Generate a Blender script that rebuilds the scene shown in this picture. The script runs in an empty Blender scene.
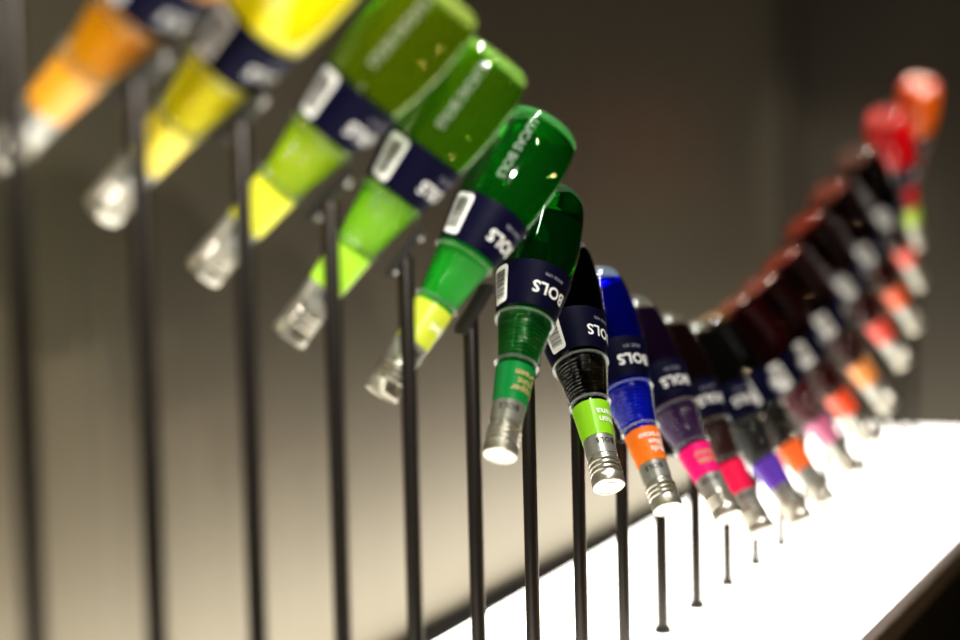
import bpy, bmesh, math, random
from mathutils import Vector, Matrix
random.seed(3)
sc = bpy.context.scene
col = sc.collection
OZ = 1.45                      # camera height above the floor
PI = math.pi
rad = math.radians

# ------------------------------------------------------------------ materials
def newmat(name):
    m = bpy.data.materials.new(name); m.use_nodes = True
    nt = m.node_tree; nt.nodes.clear()
    out = nt.nodes.new('ShaderNodeOutputMaterial')
    return m, nt, out
def principled(name, colr, rough=.5, metal=0, spec=.5, coat=0, noise=None, bump=None):
    m, nt, out = newmat(name)
    p = nt.nodes.new('ShaderNodeBsdfPrincipled')
    p.inputs['Base Color'].default_value = (*colr, 1)
    p.inputs['Roughness'].default_value = rough
    p.inputs['Metallic'].default_value = metal
    p.inputs['Specular IOR Level'].default_value = spec
    p.inputs['Coat Weight'].default_value = coat
    p.inputs['Coat Roughness'].default_value = .08
    nt.links.new(p.outputs[0], out.inputs[0])
    tc = nt.nodes.new('ShaderNodeTexCoord')
    if noise:
        sc_, amt, stretch = noise
        mp = nt.nodes.new('ShaderNodeMapping'); mp.inputs['Scale'].default_value = stretch
        nz = nt.nodes.new('ShaderNodeTexNoise'); nz.inputs['Scale'].default_value = sc_
        nz.inputs['Detail'].default_value = 5
        nt.links.new(tc.outputs['Object'], mp.inputs[0]); nt.links.new(mp.outputs[0], nz.inputs['Vector'])
        mx = nt.nodes.new('ShaderNodeMix'); mx.data_type = 'RGBA'
        mx.inputs[6].default_value = (*[c*(1-amt) for c in colr], 1)
        mx.inputs[7].default_value = (*[min(1, c*(1+amt)) for c in colr], 1)
        nt.links.new(nz.outputs['Fac'], mx.inputs[0]); nt.links.new(mx.outputs[2], p.inputs['Base Color'])
        if bump:
            b = nt.nodes.new('ShaderNodeBump'); b.inputs['Strength'].default_value = bump
            b.inputs['Distance'].default_value = .002
            nt.links.new(nz.outputs['Fac'], b.inputs['Height']); nt.links.new(b.outputs[0], p.inputs['Normal'])
    return m
def glass_shell():
    m, nt, out = newmat('clear bottle glass')
    tr = nt.nodes.new('ShaderNodeBsdfTransparent'); tr.inputs[0].default_value = (.93, .96, .93, 1)
    gl = nt.nodes.new('ShaderNodeBsdfGlossy'); gl.inputs['Roughness'].default_value = .045
    fr = nt.nodes.new('ShaderNodeFresnel'); fr.inputs[0].default_value = 1.5
    tc = nt.nodes.new('ShaderNodeTexCoord')
    nz = nt.nodes.new('ShaderNodeTexNoise'); nz.inputs['Scale'].default_value = 55
    b = nt.nodes.new('ShaderNodeBump'); b.inputs['Strength'].default_value = .12; b.inputs['Distance'].default_value = .002
    nt.links.new(tc.outputs['Object'], nz.inputs['Vector']); nt.links.new(nz.outputs['Fac'], b.inputs['Height'])
    nt.links.new(b.outputs[0], gl.inputs['Normal'])
    mx = nt.nodes.new('ShaderNodeMixShader')
    ge = nt.nodes.new('ShaderNodeNewGeometry'); mu = nt.nodes.new('ShaderNodeMath'); mu.operation = 'SUBTRACT'; mu.use_clamp = True
    nt.links.new(fr.outputs[0], mu.inputs[0]); nt.links.new(ge.outputs['Backfacing'], mu.inputs[1])
    nt.links.new(mu.outputs[0], mx.inputs[0]); nt.links.new(tr.outputs[0], mx.inputs[1]); nt.links.new(gl.outputs[0], mx.inputs[2])
    nt.links.new(mx.outputs[0], out.inputs[0])
    return m
def ring_mat(name='clear moulded glass ring', white=.12, tint=(.92, .95, .92)):
    m, nt, out = newmat(name)
    p = nt.nodes.new('ShaderNodeBsdfGlass'); p.inputs['Color'].default_value = (*[.5+.5*c for c in tint], 1)
    p.inputs['Roughness'].default_value = .05; p.inputs['IOR'].default_value = 1.45
    d = nt.nodes.new('ShaderNodeBsdfTranslucent'); d.inputs[0].default_value = (*tint, 1)
    e = nt.nodes.new('ShaderNodeBsdfDiffuse'); e.inputs[0].default_value = (*tint, 1)
    a = nt.nodes.new('ShaderNodeMixShader'); nt.links.new(d.outputs[0], a.inputs[1]); nt.links.new(e.outputs[0], a.inputs[2])
    mx = nt.nodes.new('ShaderNodeMixShader'); mx.inputs[0].default_value = white
    nt.links.new(p.outputs[0], mx.inputs[1]); nt.links.new(a.outputs[0], mx.inputs[2])
    nt.links.new(mx.outputs[0], out.inputs[0]); return m
def liquid_mat(name, colr, cloud, glow=None):
    m, nt, out = newmat(name)
    p = nt.nodes.new('ShaderNodeBsdfGlass'); p.inputs['Color'].default_value = (*colr, 1)
    p.inputs['Roughness'].default_value = .02; p.inputs['IOR'].default_value = 1.36
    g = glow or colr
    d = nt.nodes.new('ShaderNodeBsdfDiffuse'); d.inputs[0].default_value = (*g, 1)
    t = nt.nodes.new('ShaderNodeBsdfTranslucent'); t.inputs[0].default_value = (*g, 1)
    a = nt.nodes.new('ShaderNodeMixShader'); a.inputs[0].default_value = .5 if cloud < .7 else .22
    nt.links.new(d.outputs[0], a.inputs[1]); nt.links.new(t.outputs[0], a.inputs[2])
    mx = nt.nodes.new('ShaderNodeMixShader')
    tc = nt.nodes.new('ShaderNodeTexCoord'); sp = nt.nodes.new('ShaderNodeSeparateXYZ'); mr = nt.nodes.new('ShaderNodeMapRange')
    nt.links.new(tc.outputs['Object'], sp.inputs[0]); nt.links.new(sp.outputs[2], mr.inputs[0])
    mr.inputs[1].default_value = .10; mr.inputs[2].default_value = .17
    mr.inputs[3].default_value = cloud*(.22 if cloud < .7 else 1); mr.inputs[4].default_value = min(.95, cloud*1.55)  # extra scatter at the neck imitates light gathered there; bodies stay darker
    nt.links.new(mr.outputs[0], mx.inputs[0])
    nt.links.new(p.outputs[0], mx.inputs[1]); nt.links.new(a.outputs[0], mx.inputs[2])
    nt.links.new(mx.outputs[0], out.inputs[0]); return m
def emis(name, colr, s):
    m, nt, out = newmat(name)
    e = nt.nodes.new('ShaderNodeEmission'); e.inputs[0].default_value = (*colr, 1); e.inputs[1].default_value = s
    nt.links.new(e.outputs[0], out.inputs[0]); return m

M_shell = glass_shell(); M_ring = ring_mat(); M_base = ring_mat('thick glass base, tinted for the light it catches', .10)
M_navy = principled('navy label paper', (.003, .003, .021), .5, spec=.12, noise=(60, .15, (1, 1, 1)))
M_white = principled('white print', (.90, .90, .87), .45)
M_grey = principled('grey print', (.35, .35, .42), .5)
M_black = principled('black print', (.015, .015, .015), .5)
M_gold = principled('tan print', (.62, .42, .20), .4)
M_cap = principled('brushed aluminium cap', (.47, .45, .385), .30, metal=.75, noise=(90, .12, (1, 1, .2)))
M_band = principled('silver foil band', (.42, .42, .38), .32, metal=.6, noise=(70, .1, (1, 1, 1)))
M_rod = principled('black steel rod', (.030, .025, .022), .30, metal=.5, spec=.6, noise=(30, .15, (1, 1, .1)))
M_brk = principled('black bracket', (.03, .027, .025), .45, metal=.2, noise=(40, .2, (1, 1, 1)))
M_screw = principled('steel screw', (.45, .45, .42), .3, metal=.9)

# ------------------------------------------------------------------ mesh helpers
def link(name, me, mats, parent=None):
    o = bpy.data.objects.new(name, me); col.objects.link(o)
    if mats is not None and not me.materials: me.materials.append(mats)
    if parent: o.parent = parent
    return o
def bm_mesh(bm, name, smooth=True, angle=None):
    me = bpy.data.meshes.new(name); bm.normal_update(); bm.to_mesh(me); bm.free()
    for p in me.polygons: p.use_smooth = smooth
    return me
def lathe(prof, n=64, close0=True, close1=True, bm=None, knurl=None):
    """prof = list of (r, z) going up"""
    bm = bm or bmesh.new(); rings = []
    for j, (r, z) in enumerate(prof):
        ring = []
        for i in range(n):
            a = 2*PI*i/n
            rr = r
            if knurl and knurl[0] <= j <= knurl[1]: rr = r + (knurl[2] if i % 2 else 0)
            ring.append(bm.verts.new((rr*math.cos(a), rr*math.sin(a), z)))
        rings.append(ring)
    for a, b in zip(rings, rings[1:]):
        for i in range(n):
            bm.faces.new((a[i], a[(i+1) % n], b[(i+1) % n], b[i]))
    if close0:
        c = bm.verts.new((0, 0, prof[0][1]))
        for i in range(n): bm.faces.new((c, rings[0][(i+1) % n], rings[0][i]))
    if close1:
        c = bm.verts.new((0, 0, prof[-1][1]))
        for i in range(n): bm.faces.new((c, rings[-1][i], rings[-1][(i+1) % n]))
    return bm
def box(bm, lo, hi):
    r = bmesh.ops.create_cube(bm, size=1)
    for v in r['verts']:
        for k in range(3): v.co[k] = lo[k] + (v.co[k]+.5)*(hi[k]-lo[k])
    return r['verts']
def smooth_by_angle(me, ang=40):
    bm = bmesh.new(); bm.from_mesh(me)
    for e in bm.edges:
        if len(e.link_faces) == 2: e.smooth = e.calc_face_angle(0) < rad(ang)
    bm.to_mesh(me); bm.free()

# ------------------------------------------------------------------ bottle shape, local z from base (0) to cap end (L)
L = .287
def U(u): return L - u*(L/.283)
ribs = []
N_R = 11
for k in range(N_R):
    u0 = .0955 + k*(.040/N_R)
    r0 = .0188 + (.0255-.0188)*(k/(N_R-1))
    h = .040/N_R
    ribs += [(r0-.0012, u0), (r0-.0002, u0+.12*h), (r0+.0005, u0+.3*h), (r0+.0007, u0+.48*h), (r0+.0005, u0+.66*h), (r0-.0002, u0+.84*h)]
outer_u = [(.0135, .030), (.0142, .050), (.0152, .051), (.0182, .089), (.0186, .0945)] + ribs + \
    [(.0262, .1365), (.0268, .141), (.0296, .155), (.0326, .170), (.0352, .184), (.0366, .195), (.0380, .208),
     (.0390, .224), (.0391, .238), (.0386, .252), (.0377, .264), (.0362, .272), (.0335, .278), (.0290, .2815), (.0240, .283), (.0200, .2815), (.0100, .2775)]
outer = [(r, U(u)) for r, u in outer_u][::-1]        # base up
def r_at(z):
    pts = [p for p in outer if p[1] >= .0045]
    pts.sort(key=lambda p: p[1])
    for (r0, z0), (r1, z1) in zip(pts, pts[1:]):
        if z0 <= z <= z1 and z1 > z0: return r0 + (r1-r0)*(z-z0)/(z1-z0)
    return pts[0][0] if z < pts[0][1] else pts[-1][0]
me_shell = bm_mesh(lathe(outer, 72, True, True), 'bottle_glass'); me_shell.materials.append(M_shell)

me_base = bm_mesh(lathe([(.006, .0062), (.020, .0022), (.024, .0012), (.029, .0022), (.0333, .0056), (.0345, .0088), (.030, .0094), (.015, .0098)], 64), 'glass_base')
def liquid_mesh(up_local):
    pr = []
    for r, z in outer:
        if z < .0115: continue
        pr.append((r-.0014, z))
    pr.insert(0, (.0345, .0113)); pr.insert(0, (.031, .0102)); pr.insert(0, (.02, .0108))
    bm = lathe(pr, 64)
    pt = up_local*.004
    g = bm.verts[:] + bm.edges[:] + bm.faces[:]
    r = bmesh.ops.bisect_plane(bm, geom=g, plane_co=pt, plane_no=up_local, clear_outer=True)
    ed = [e for e in r['geom_cut'] if isinstance(e, bmesh.types.BMEdge)]
    if ed: bmesh.ops.holes_fill(bm, edges=ed, sides=0)
    bmesh.ops.recalc_face_normals(bm, faces=bm.faces[:])
    me = bm_mesh(bm, 'liquid'); smooth_by_angle(me, 50)
    return me
# bands that wrap the bottle
def band_mesh(u0, u1, eps, name, n=14, thick=.0003, a0=0, a1=2*PI, radius=None):
    bm = bmesh.new(); seg = 72
    z0, z1 = U(u1), U(u0)
    prof = []
    for k in range(n+1):
        z = z0 + (z1-z0)*k/n
        prof.append(((radius or r_at)(z)+eps, z))
    full = [(prof[0][0]-thick, prof[0][1])] + prof + [(prof[-1][0]-thick, prof[-1][1])]
    me = bm_mesh(lathe(full, seg, False, False), name); smooth_by_angle(me, 50)
    return me
def lab_r(z):                                    # straight cone under the neck label
    return .0152 + (.0182-.0152)*((U(.051)-z)/.0385)
me_navy = band_mesh(.1440, .187, .0005, 'shoulder_label'); me_navy.materials.append(M_navy)
def ring_me(u, r, h, name):
    z = U(u); p = []
    ri = r-.006
    for k in range(13):
        a = -PI/2 + PI*k/12
        p.append((r-h*.5+h*.5*math.cos(a), z+h*.5*math.sin(a)))
    p = [(ri, z-h*.35)] + p + [(ri, z+h*.35)]
    bm = lathe(p, 72, False, False)
    n = 72; bm.verts.ensure_lookup_table()
    return bm_mesh(bm, name)
me_ring1 = ring_me(.0930, .0214, .0020, 'lower_ring'); me_ring1.materials.append(M_ring)
me_ring2 = ring_me(.1390, .0288, .0022, 'upper_ring'); me_ring2.materials.append(M_ring)
# metal band and cap
me_band = bm_mesh(lathe([(.0138, U(.0515)), (.0154, U(.0515)), (.0149, U(.031)), (.0138, U(.031))], 72, False, False), 'foil_band')
smooth_by_angle(me_band); me_band.materials.append(M_band)
cp = [(.0130, U(.031)), (.0143, U(.0308)), (.0147, U(.029))]
for k in range(3):
    u = .0272 - k*.0052
    cp += [(.0145, U(u)), (.0157, U(u-.0012)), (.0159, U(u-.0024)), (.0155, U(u-.0036)), (.0145, U(u-.0044))]
k0 = len(cp)
cp += [(.0157, U(.0098)), (.0159, U(.0085)), (.0159, U(.0025))]
k1 = len(cp)-1
cp += [(.0155, U(.0008)), (.0146, U(0)), (.0132, U(.0000)), (.0129, U(.0005)), (.008, U(.0005)), (.0076, U(.0000)), (.0045, U(.0000))]
me_cap = bm_mesh(lathe(cp, 96, False, True, knurl=(k0, k1, -.00035)), 'cap'); smooth_by_angle(me_cap, 35); me_cap.materials.append(M_cap)

# ---- writing wrapped on the bottle
def text_flat(body, size, bold=0.0, spacing=1.0, line=.9):
    cu = bpy.data.curves.new('txt', 'FONT'); cu.body = body; cu.size = size; cu.align_x = 'CENTER'; cu.align_y = 'CENTER'
    cu.offset = bold; cu.resolution_u = 3; cu.space_character = spacing; cu.space_line = line; cu.fill_mode = 'FRONT'
    o = bpy.data.objects.new('txt', cu); col.objects.link(o)
    bpy.context.view_layer.update()
    me = bpy.data.meshes.new_from_object(o.evaluated_get(bpy.context.evaluated_depsgraph_get()))
    bpy.data.objects.remove(o); bpy.data.curves.remove(cu)
    return me
def wrap(me, zc, th, rf, eps, cut=.0012):
    bm = bmesh.new(); bm.from_mesh(me)
    xs = [v.co.x for v in bm.verts]; ys = [v.co.y for v in bm.verts]
    cx, cy = (min(xs)+max(xs))/2, (min(ys)+max(ys))/2
    bmesh.ops.triangulate(bm, faces=bm.faces[:])
    for ax in (0, 1):
        lo = min(v.co[ax] for v in bm.verts); hi = max(v.co[ax] for v in bm.verts)
        stp = cut if ax == 0 else cut*2.5
        k = lo + stp
        while k < hi:
            no = Vector((1, 0, 0)) if ax == 0 else Vector((0, 1, 0))
            bmesh.ops.bisect_plane(bm, geom=bm.verts[:]+bm.edges[:]+bm.faces[:], plane_co=no*k, plane_no=no)
            k += stp
    rr = rf(zc)
    for v in bm.verts:
        x, y = v.co.x-cx, v.co.y-cy
        z = zc+y; r = rf(z)+eps; a = th + x/rr
        v.co = Vector((r*math.cos(a), r*math.sin(a), z))
    bm.normal_update()
    for f in bm.faces:
        c = f.calc_center_median()
        if f.normal.dot(Vector((c.x, c.y, 0))) < 0: f.normal_flip()
    return bm_mesh(bm, 'lettering', smooth=False)
me_bols = wrap(text_flat('BOLS', .0155, .00036, 1.06), U(.1615), 0, r_at, .0011); me_bols.materials.append(M_white)
me_small = wrap(text_flat('SINCE 1575', .0038, .0001, 1.1), U(.1755), 0, r_at, .0011, .004); me_small.materials.append(M_grey)
band_r = lambda z: .0149 + .0005*((U(.031)-z)/.0205)
me_bandtxt = wrap(text_flat('BOLS', .0078, .00012, 1.1), U(.0435), .6, band_r, .0003); me_bandtxt.materials.append(M_black)
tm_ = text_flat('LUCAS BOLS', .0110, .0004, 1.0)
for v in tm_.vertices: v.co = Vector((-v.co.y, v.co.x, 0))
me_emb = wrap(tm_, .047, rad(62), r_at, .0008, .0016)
me_emb2 = me_emb.copy(); me_emb2.materials.append(ring_mat('raised glass', .08)); me_emb.materials.append(ring_mat('raised glass whitened for caught light', .38))  # white mix imitates light caught by the raised letters, weaker on far bottles
# barcode patch: rounded white sticker with bars that run round the bottle
def patch(w, h, rc):
    bm = bmesh.new(); vs = []
    for cx, cy, a0 in ((w/2-rc, h/2-rc, 0), (-w/2+rc, h/2-rc, 90), (-w/2+rc, -h/2+rc, 180), (w/2-rc, -h/2+rc, 270)):
        for k in range(5):
            a = rad(a0+k*22.5); vs.append(bm.verts.new((cx+rc*math.cos(a), cy+rc*math.sin(a), 0)))
    bm.faces.new(vs); me = bpy.data.meshes.new('p'); bm.to_mesh(me); bm.free(); return me
TB = rad(98)
me_patch = wrap(patch(.020, .038, .004), U(.1655), TB, r_at, .0009); me_patch.materials.append(M_white)
bm = bmesh.new(); y = -.0150
rnd = random.Random(11)
while y < .0132:
    t = rnd.choice((.0005, .0005, .0009, .0013))
    vv = [bm.verts.new(c) for c in ((-.0070, y, 0), (.0065, y, 0), (.0065, y+t, 0), (-.0070, y+t, 0))]; bm.faces.new(vv)
    y += t + rnd.choice((.0005, .0007, .0011))
me = bpy.data.meshes.new('b'); bm.to_mesh(me); bm.free()
me_bars = wrap(me, U(.1655), TB, r_at, .0013); me_bars.materials.append(M_black)

# ------------------------------------------------------------------ the bottles
# azimuth, tilt, pivot point on the axis (x, y, z relative to the eye height)
FIT = {0: [89.6, 50.4, 1.0956, 0.7327, 0.0806], 1: [90.7, 46.9, 1.2192, 0.7413, 0.0464], 2: [105.8, 43.3, 1.3398, 0.7287, -0.0003], 3: [115.8, 38.1, 1.4541, 0.726, -0.0517], 4: [143.8, 37.3, 1.5771, 0.7146, -0.1078], 5: [185.1, 37.6, 1.6956, 0.6974, -0.1748], 6: [216.2, 41.0, 1.8316, 0.6848, -0.228], 7: [225.9, 38.3, 1.964, 0.6806, -0.2705], 8: [235.5, 41.4, 2.1011, 0.6707, -0.3075], 9: [241.8, 37.3, 2.231, 0.6709, -0.3438], 10: [247.8, 39.6, 2.366, 0.6661, -0.36], 11: [255.5, 38.7, 2.4976, 0.6728, -0.3589], 12: [288.9, 35.0, 2.6477, 0.6756, -0.3442], 13: [300.7, 35.9, 2.7815, 0.68, -0.3233], 14: [300.3, 35.6, 2.9093, 0.6781, -0.2931], 15: [308.9, 37.1, 3.0431, 0.68, -0.2432], 16: [316.7, 36.4, 3.1759, 0.6816, -0.1993], 17: [334.5, 38.4, 3.3125, 0.6881, -0.1416], 18: [353.3, 37.7, 3.4449, 0.6976, -0.0793], 19: [379.9, 41.0, 3.5733, 0.7116, -0.0201]}
FR = .40
# name, liquid colour, cloudiness, scatter colour, neck label colour, neck text, text turned right of the camera (deg)
SPEC = [
 ('orange', (1, .5, .02), .95, (1, .46, .008), (.95, .42, .03), None, 60),
 ('yellow', (1, .9, .03), .95, (1, .88, .01), (.93, .76, .06), None, 58),
 ('lime', (.50, .74, .03), .42, (.85, 1, .02), (.85, .85, .05), None, 52),
 ('ygreen', (.28, .74, .03), .40, (.62, 1, .04), (.40, .72, .05), None, 58),
 ('emerald', (.02, .55, .05), .32, (.04, .85, .08), (.55, .62, .06), 'Kiwi', 47),
 ('bottlegreen', (.02, .35, .07), .22, (.005, .32, .045), (.005, .26, .06), 'Pepper\nmint\nGreen', 35),
 ('black', (.02, .012, .015), .08, (.02, .01, .012), (.30, .68, .02), 'Green\nBanana', 62),
 ('blue', (.01, .04, .75), .35, (.005, .03, .70), (.95, .22, .02), 'Bols\nBlue\nCuracao', 38),
 ('violet', (.02, .008, .025), .36, (.22, .08, .32), (.90, .01, .20), 'Parfait\nAmour', 38),
 ('maroon', (.05, .012, .012), .4, (.16, .06, .06), (.80, .015, .09), None, 40),
 ('dark', (.03, .02, .02), .2, (.15, .14, .14), (.13, .05, .42), None, 45),
 ('dark', (.03, .015, .01), .2, (.13, .10, .09), (.90, .16, .03), None, 90),
 ('darkred', (.14, .01, .02), .25, (.40, .02, .06), (.62, .18, .32), None, 90),
 ('darkred', (.10, .01, .01), .2, (.30, .04, .04), (.92, .10, .03), None, 90),
 ('darkred', (.14, .01, .01), .2, (.34, .10, .10), (.95, .36, .10), None, 90),
 ('darkred', (.08, .01, .01), .2, (.30, .04, .04), (.90, .10, .07), None, 90),
 ('darkred', (.08, .01, .01), .2, (.30, .04, .04), (.92, .16, .06), None, 90),
 ('darkbrown', (.06, .015, .01), .2, (.22, .08, .08), (.90, .14, .10), None, 90),
 ('red', (.95, .01, .03), .75, (.95, .01, .02), (.50, .70, .05), None, 60),
 ('orange2', (1, .25, .01), .80, (1, .22, .01), (.85, .3, .1), None, 60),
]
LABELS = [
 'cloudy orange liqueur bottle tilted cap down, cut off by the top left corner',
 'upside-down bottle of opaque yellow liqueur leaning left with yellow neck',
 'lime-green liqueur bottle with bright yellow neck label, between the yellow and mid-green bottles',
 'large yellow-green liqueur bottle with a light green neck label and blurred navy label',
 'emerald green bottle with yellow-green neck label, leaning left above the black rod',
 'dark bottle-green glass bottle with green neck label and barcode, nearly upright',
 'near-black bottle with bright lime neck label and white barcode, in sharp focus',
 'deep blue liqueur bottle with orange neck label and white letters',
 'dark violet bottle with purple ribbed neck and magenta neck label',
 'maroon-black bottle with a crimson neck label, right behind the magenta-labelled bottle',
 'blackish bottle with a violet-blue neck label, hanging lowest above the light table',
 'dark brown bottle with small orange-red neck label just right of the violet-labelled one',
 'dark red bottle with a dull pink neck label over the light table',
 'blurred dark bottle with a red-orange neck label, cap in front of the table far edge',
 'blurred dark red bottle with a pale orange neck label and cream cap',
 'blurred dark bottle with a coral-red neck label, just above the pale-orange-labelled one',
 'blurred dark bottle with orange-vermilion neck label, third below the bright red bottle counting upward caps',
 'blurred blackish brown bottle with a coral neck label directly below the bright red bottle',
 'bright red liqueur bottle with a lime neck label near the top right',
 'bright orange bottle at the far upper right end of the row, base facing out',
]
LABELS[16] = 'blurred dark bottle with a vermilion neck label, second bottle below the bright red one'
ROD_LABELS = {}
neck_mats = {}
BASE = {6: (.8, .8, .8), 7: (.75, .85, .95), 8: (.8, .78, .75), 9: (.8, .76, .7), 10: (.85, .8, .7), 11: (.85, .55, .2), 12: (.85, .35, .25), 13: (.85, .36, .28), 14: (.8, .22, .14), 15: (.8, .18, .1), 16: (.75, .25, .16), 17: (.6, .35, .28), 18: (.95, .35, .32), 19: (1, .42, .25)}  # base tints imitate the coloured highlights in the thick glass
def bottle(i):
    nm, lc, cloud, glow, nc, txt, turn = SPEC[i]
    az, ti, px, py, pz = FIT[i]
    h = Vector((math.cos(rad(az)), math.sin(rad(az)), 0))
    d = h*math.sin(rad(ti)) + Vector((0, 0, -math.cos(rad(ti))))
    P = Vector((px, py, pz))
    base = P - d*L*(1-FR)
    # local frame: z along d, roll so that the text sits `turn` degrees right of the viewer
    z = d; x = h.cross(z).cross(z).normalized(); y = z.cross(x)
    mid = P - d*.06
    v = -mid                                    # from the bottle towards the eye point
    th = math.atan2(v.dot(y), v.dot(x)) - rad(turn)
    x2 = x*math.cos(th) + y*math.sin(th); y2 = z.cross(x2)
    Mx = Matrix((x2, y2, z)).transposed().to_4x4()
    Mx.translation = base + Vector((0, 0, OZ))
    root = bpy.data.objects.new('liqueur_bottle', None); col.objects.link(root)
    root.empty_display_size = .03
    root.matrix_world = Mx
    root['label'] = LABELS[i]; root['category'] = 'bottle'; root['group'] = 'liqueur bottles mounted cap down on the curving row of rods'
    up = Vector((x2.z, y2.z, z.z))
    g = link('bottle_glass', me_shell, None, root)
    bme = me_base.copy(); bme.materials.append(ring_mat('thick glass base ' + nm, .30 if i > 10 else (.5 if i == 7 else .24), BASE.get(i, tuple(.35+.6*c for c in glow))))
    bs = link('glass_base', bme, None, root); bs['label'] = 'thick glass base, tinted for the light it catches'
    em = link('raised_lettering', me_emb if i < 8 else me_emb2, None, root); em['label'] = 'raised lettering in the glass, whitened for caught light'
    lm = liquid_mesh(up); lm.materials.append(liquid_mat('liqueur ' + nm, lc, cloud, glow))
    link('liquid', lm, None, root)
    s = link('shoulder_label', me_navy, None, root); s['label'] = 'navy blue label band'
    link('lettering', me_bols, None, s); link('fine_print', me_small, None, s)
    p = link('barcode_sticker', me_patch, None, s); p['label'] = 'white sticker with a barcode'
    b = link('barcode', me_bars, None, s)
    link('neck_ring', me_ring1, None, root); link('neck_ring', me_ring2, None, root)
    key = nc
    nl = band_mesh(.0510, .0880, .0006, 'neck_label', 6, radius=lab_r)
    if key not in neck_mats: neck_mats[key] = principled('neck label', nc, .32, coat=.3, noise=(50, .08, (1, 1, 1)))
    nl.materials.append(neck_mats[key])
    n = link('neck_label', nl, None, root)
    if txt:
        tm = wrap(text_flat(txt, .0104 if txt.count('\n') < 2 else .0092, .00018, 1.0, .85), U(.0695), -.05, lab_r, .0011)
        tm.materials.append(M_gold if i in (5, 8) else M_white)
        link('lettering', tm, None, n)
    fb = link('foil_band', me_band, None, root)
    link('lettering', me_bandtxt, None, fb)
    link('cap', me_cap, None, root)
    return d, h, P
# ------------------------------------------------------------------ rods
TZ = -.54
def rod(k, info):
    x, y = .955 + .1292*k, .705
    if info is None:
        ztop = .19; d = Vector((-.55, .35, -.75)).normalized(); n = Vector((.5, -.3, -.8)).normalized(); C = Vector((x, y, ztop))
    else:
        d, h, P = info
        n = -h*(-d.z) + Vector((0, 0, -math.hypot(d.x, d.y)))     # towards the underside of the bottle
        C = P + n*.0345
        q = Vector((x-C.x, y-C.y)); dh = Vector((d.x, d.y))
        C = C + d*max(-.02, min(.02, q.dot(dh)/dh.length_squared))
        ztop = C.z - .004
    root = bpy.data.objects.new('support_rod', None); col.objects.link(root)
    root.location = (x, y, TZ+OZ)
    root['label'] = ROD_LABELS[k]; root['category'] = 'rod'; root['group'] = 'black support rods along the light table'
    H = ztop - TZ
    bm = lathe([(.0067, .0), (.0067, H-.004), (.005, H)], 32)
    me = bm_mesh(bm, 'pole'); smooth_by_angle(me, 40); link('pole', me, M_rod, root)
    me = bm_mesh(lathe([(.0100, .0003), (.0100, .006), (.009, .0075), (.0068, .0078)], 32, True, False), 'foot_collar'); smooth_by_angle(me, 40)
    link('foot_collar', me, M_brk, root)
    # bracket: a short bar along the bottle with two steel screws, tied to the rod top
    s = d.cross(n).normalized()
    rot = Matrix((d, s, n)).transposed().to_4x4()
    bm = bmesh.new()
    vs = box(bm, (-.026, -.010, -.0035), (.026, .010, .0035))
    bmesh.ops.bevel(bm, geom=bm.edges[:], offset=.0025, segments=2, affect='EDGES')
    O = C - Vector((x, y, TZ))
    bmesh.ops.transform(bm, matrix=Matrix.Translation(O) @ rot, verts=bm.verts[:])
    me = bm_mesh(bm, 'bracket', True); smooth_by_angle(me, 30); br = link('bracket', me, M_brk, root)
    for sx in (-.017, .017):
        bm = lathe([(.0038, 0), (.0038, .002), (.0028, .0034), (.001, .004)], 20)
        bmesh.ops.transform(bm, matrix=Matrix.Translation(O) @ rot @ Matrix.Translation((sx, 0, .003)), verts=bm.verts[:])
        me = bm_mesh(bm, 'screw'); smooth_by_angle(me, 40); link('screw', me, M_screw, br)
names = ['orange', 'yellow', 'lime-green', 'large yellow-green', 'emerald green', 'dark bottle-green', 'lime-labelled black', 'deep blue', 'magenta-labelled violet',
         'crimson-labelled maroon', 'violet-labelled black', 'orange-labelled brown', 'pink-labelled dark red', 'red-orange-labelled dark', 'pale-orange-labelled dark red',
         'coral-red-labelled dark', 'vermilion-labelled dark', 'coral-labelled brown', 'bright red', 'far bright orange']
ROD_LABELS[0] = 'blurred black vertical rod at the far left edge, in front of the orange bottle'
for k in range(1, 21):
    ROD_LABELS[k] = 'slim black vertical rod holding up the %s bottle' % names[k-1]
infos = [bottle(i) for i in range(20)]
rod(0, None)
for k in range(1, 21): rod(k, infos[k-1])

# ------------------------------------------------------------------ light table
def simple(name, lo, hi, mat, parent=None, bev=0):
    bm = bmesh.new(); box(bm, lo, hi)
    if bev: bmesh.ops.bevel(bm, geom=bm.edges[:], offset=bev, segments=2, affect='EDGES')
    me = bm_mesh(bm, name, False); return link(name, me, mat, parent)
def struct(o): o['kind'] = 'structure'; return o
X0, X1 = -.9, 3.84
Ya, Yb = .474, .940
T = OZ+TZ
tab = bpy.data.objects.new('light_table', None); col.objects.link(tab); tab.location = ((X0+X1)/2, (Ya+Yb)/2, 0)
tab['label'] = 'long glowing white light table top that all the rods stand on'; tab['category'] = 'light table'
def tpart(name, lo, hi, mat, bev=0):
    l = tab.location
    return simple(name, tuple(lo[k]-l[k] for k in range(3)), tuple(hi[k]-l[k] for k in range(3)), mat, tab, bev)
M_frame = principled('dark frame metal', (.24, .20, .175), .45, metal=.2, noise=(20, .1, (1, 1, 1)))
M_cab = principled('black cabinet', (.012, .011, .010), .6, noise=(12, .2, (1, 1, 1)))
p = tpart('glowing_panel', (X0+.02, Ya+.018, T-.02), (X1-.002, Yb-.002, T), emis('white light panel', (1, .955, .86), 3.8)); p['label'] = 'evenly lit white diffuser panel'
tpart('front_frame', (X0, Ya, T-.03), (X1-.002, Ya+.018, T-.001), M_frame, .001)
tpart('cabinet', (X0+.01, Ya+.02, 0.002), (X1-.004, Yb-.02, T-.0202), M_cab)

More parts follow.
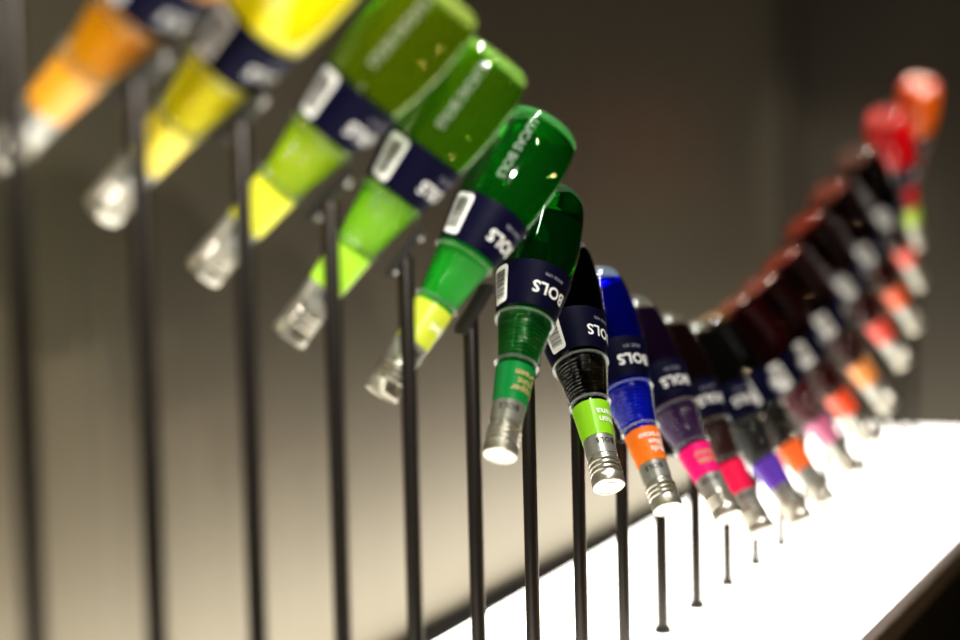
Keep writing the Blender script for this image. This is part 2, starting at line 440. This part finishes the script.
# ------------------------------------------------------------------ room
def wall_mat(name, c, rough, spec, metal=0):
    return principled(name, c, rough, metal=metal, spec=spec, noise=(9, .06, (1, 1, .08)), bump=.05)
M_wl = wall_mat('warm grey painted panel', (.21, .187, .140), .42, .4, .82)
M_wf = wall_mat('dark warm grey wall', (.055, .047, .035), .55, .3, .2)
YW = .968
struct(simple('wall_left', (-2.2, YW, 0), (3.62, YW+.1, 3.0), M_wl))
struct(simple('corner_shade_strip', (3.62, YW+.012, 0), (3.65, YW+.1, 3.0), M_wf))  # dark strip added in place of the shade at the wall corner
struct(simple('trim_2', (-2.2, Yb+.0005, T-.03), (3.62, YW-.0005, T-.0005), M_cab))
o = struct(simple('wall_corner', (3.65, YW, 0), (3.845, YW+.1, 3.0), M_wf)); o.name = 'wall_left_end'  # last stretch of the left wall, coloured dark like the far wall
struct(simple('wall_far', (3.845, -2.6, 0), (4.03, YW+.1, 3.0), M_wf))
struct(simple('floor', (-2.2, -2.6, -.08), (4.03, YW+.1, 0), principled('dark floor', (.018, .016, .014), .4, noise=(6, .3, (1, 1, 1)))))
struct(simple('ceiling', (-2.2, -2.6, 3.0), (4.03, YW+.1, 3.08), principled('dark ceiling', (.03, .027, .024), .8, noise=(6, .2, (1, 1, 1)))))

# ------------------------------------------------------------------ lights
def area(name, loc, target, sx, sy, power, c):
    l = bpy.data.lights.new(name, 'AREA'); l.shape = 'RECTANGLE'; l.size = sx; l.size_y = sy; l.energy = power; l.color = c
    o = bpy.data.objects.new(name, l); col.objects.link(o); o.location = loc
    o.rotation_euler = (Vector(target)-Vector(loc)).to_track_quat('-Z', 'Y').to_euler()
    return o
for k in range(4):                          # row of small warm lamps across the room
    area('wall_lamp', (2.42+.17*k, -1.33+.10*k, OZ-.56-.03*k), (1.6, .66, OZ-.05), .05, .05, .8, (1, .72, .34))
for k in range(2):
    area('wall_lamp', (1.25+.22*k, -.28-.05*k, OZ-.88+.10*k), (2.8, .7, OZ-.2), .05, .05, .35, (1, .66, .30))
area('ceiling_spot', (.75, -.55, OZ+.95), (1.8, .7, OZ-.1), .06, .06, 2, (1, .85, .6))
area('ceiling_strip', (2.3, .45, OZ+1.35), (2.3, .62, OZ-.2), 4.2, .06, 16, (1, .97, .93)).data.spread = rad(60)
def spot(name, loc, target, power, c, size, blend=.6, r=.04):
    l = bpy.data.lights.new(name, 'SPOT'); l.energy = power; l.color = c; l.spot_size = rad(size); l.spot_blend = blend; l.shadow_soft_size = r
    o = bpy.data.objects.new(name, l); col.objects.link(o); o.location = loc
    o.rotation_euler = (Vector(target)-Vector(loc)).to_track_quat('-Z', 'Y').to_euler()
spot('fill_spot', (.35, -.25, OZ+.75), (1.19, .68, OZ+.12), 120, (1, .96, .88), 27, .35)  # unseen spot added to brighten the left bottles
spot('fill_spot', (2.3, -.35, OZ+1.1), (3.47, .70, OZ+.10), 130, (1, .93, .85), 13)  # unseen spot added to brighten the red and orange far bottles
w = bpy.data.worlds.new('World'); sc.world = w; w.use_nodes = True
w.node_tree.nodes['Background'].inputs[0].default_value = (1, .9, .75, 1)
w.node_tree.nodes['Background'].inputs[1].default_value = .02

# ------------------------------------------------------------------ camera
def nrm(v): return Vector(v).normalized()
A = nrm((868, -184, 2000)); D = nrm((614, 24635, 2000)); D = (D - A*D.dot(A)).normalized()
Up = -D; Yc = Up.cross(A)
right = Vector((A.x, Yc.x, Up.x)); down = Vector((A.y, Yc.y, Up.y)); fwd = Vector((A.z, Yc.z, Up.z))
cam = bpy.data.cameras.new('camera'); co = bpy.data.objects.new('camera', cam); col.objects.link(co)
cm = Matrix((right, -down, -fwd)).transposed().to_4x4(); cm.translation = (0, 0, OZ); co.matrix_world = cm
cam.sensor_width = 36; cam.lens = 75; cam.clip_start = .02
cam.dof.use_dof = True; cam.dof.focus_distance = 1.93; cam.dof.aperture_fstop = 1.7
sc.camera = co
sc.view_settings.view_transform = 'Standard'; sc.view_settings.look = 'Medium High Contrast'
cy = sc.cycles
cy.max_bounces = 16; cy.transmission_bounces = 12; cy.transparent_max_bounces = 24; cy.glossy_bounces = 6
cy.use_denoising = True; cy.sample_clamp_indirect = 8
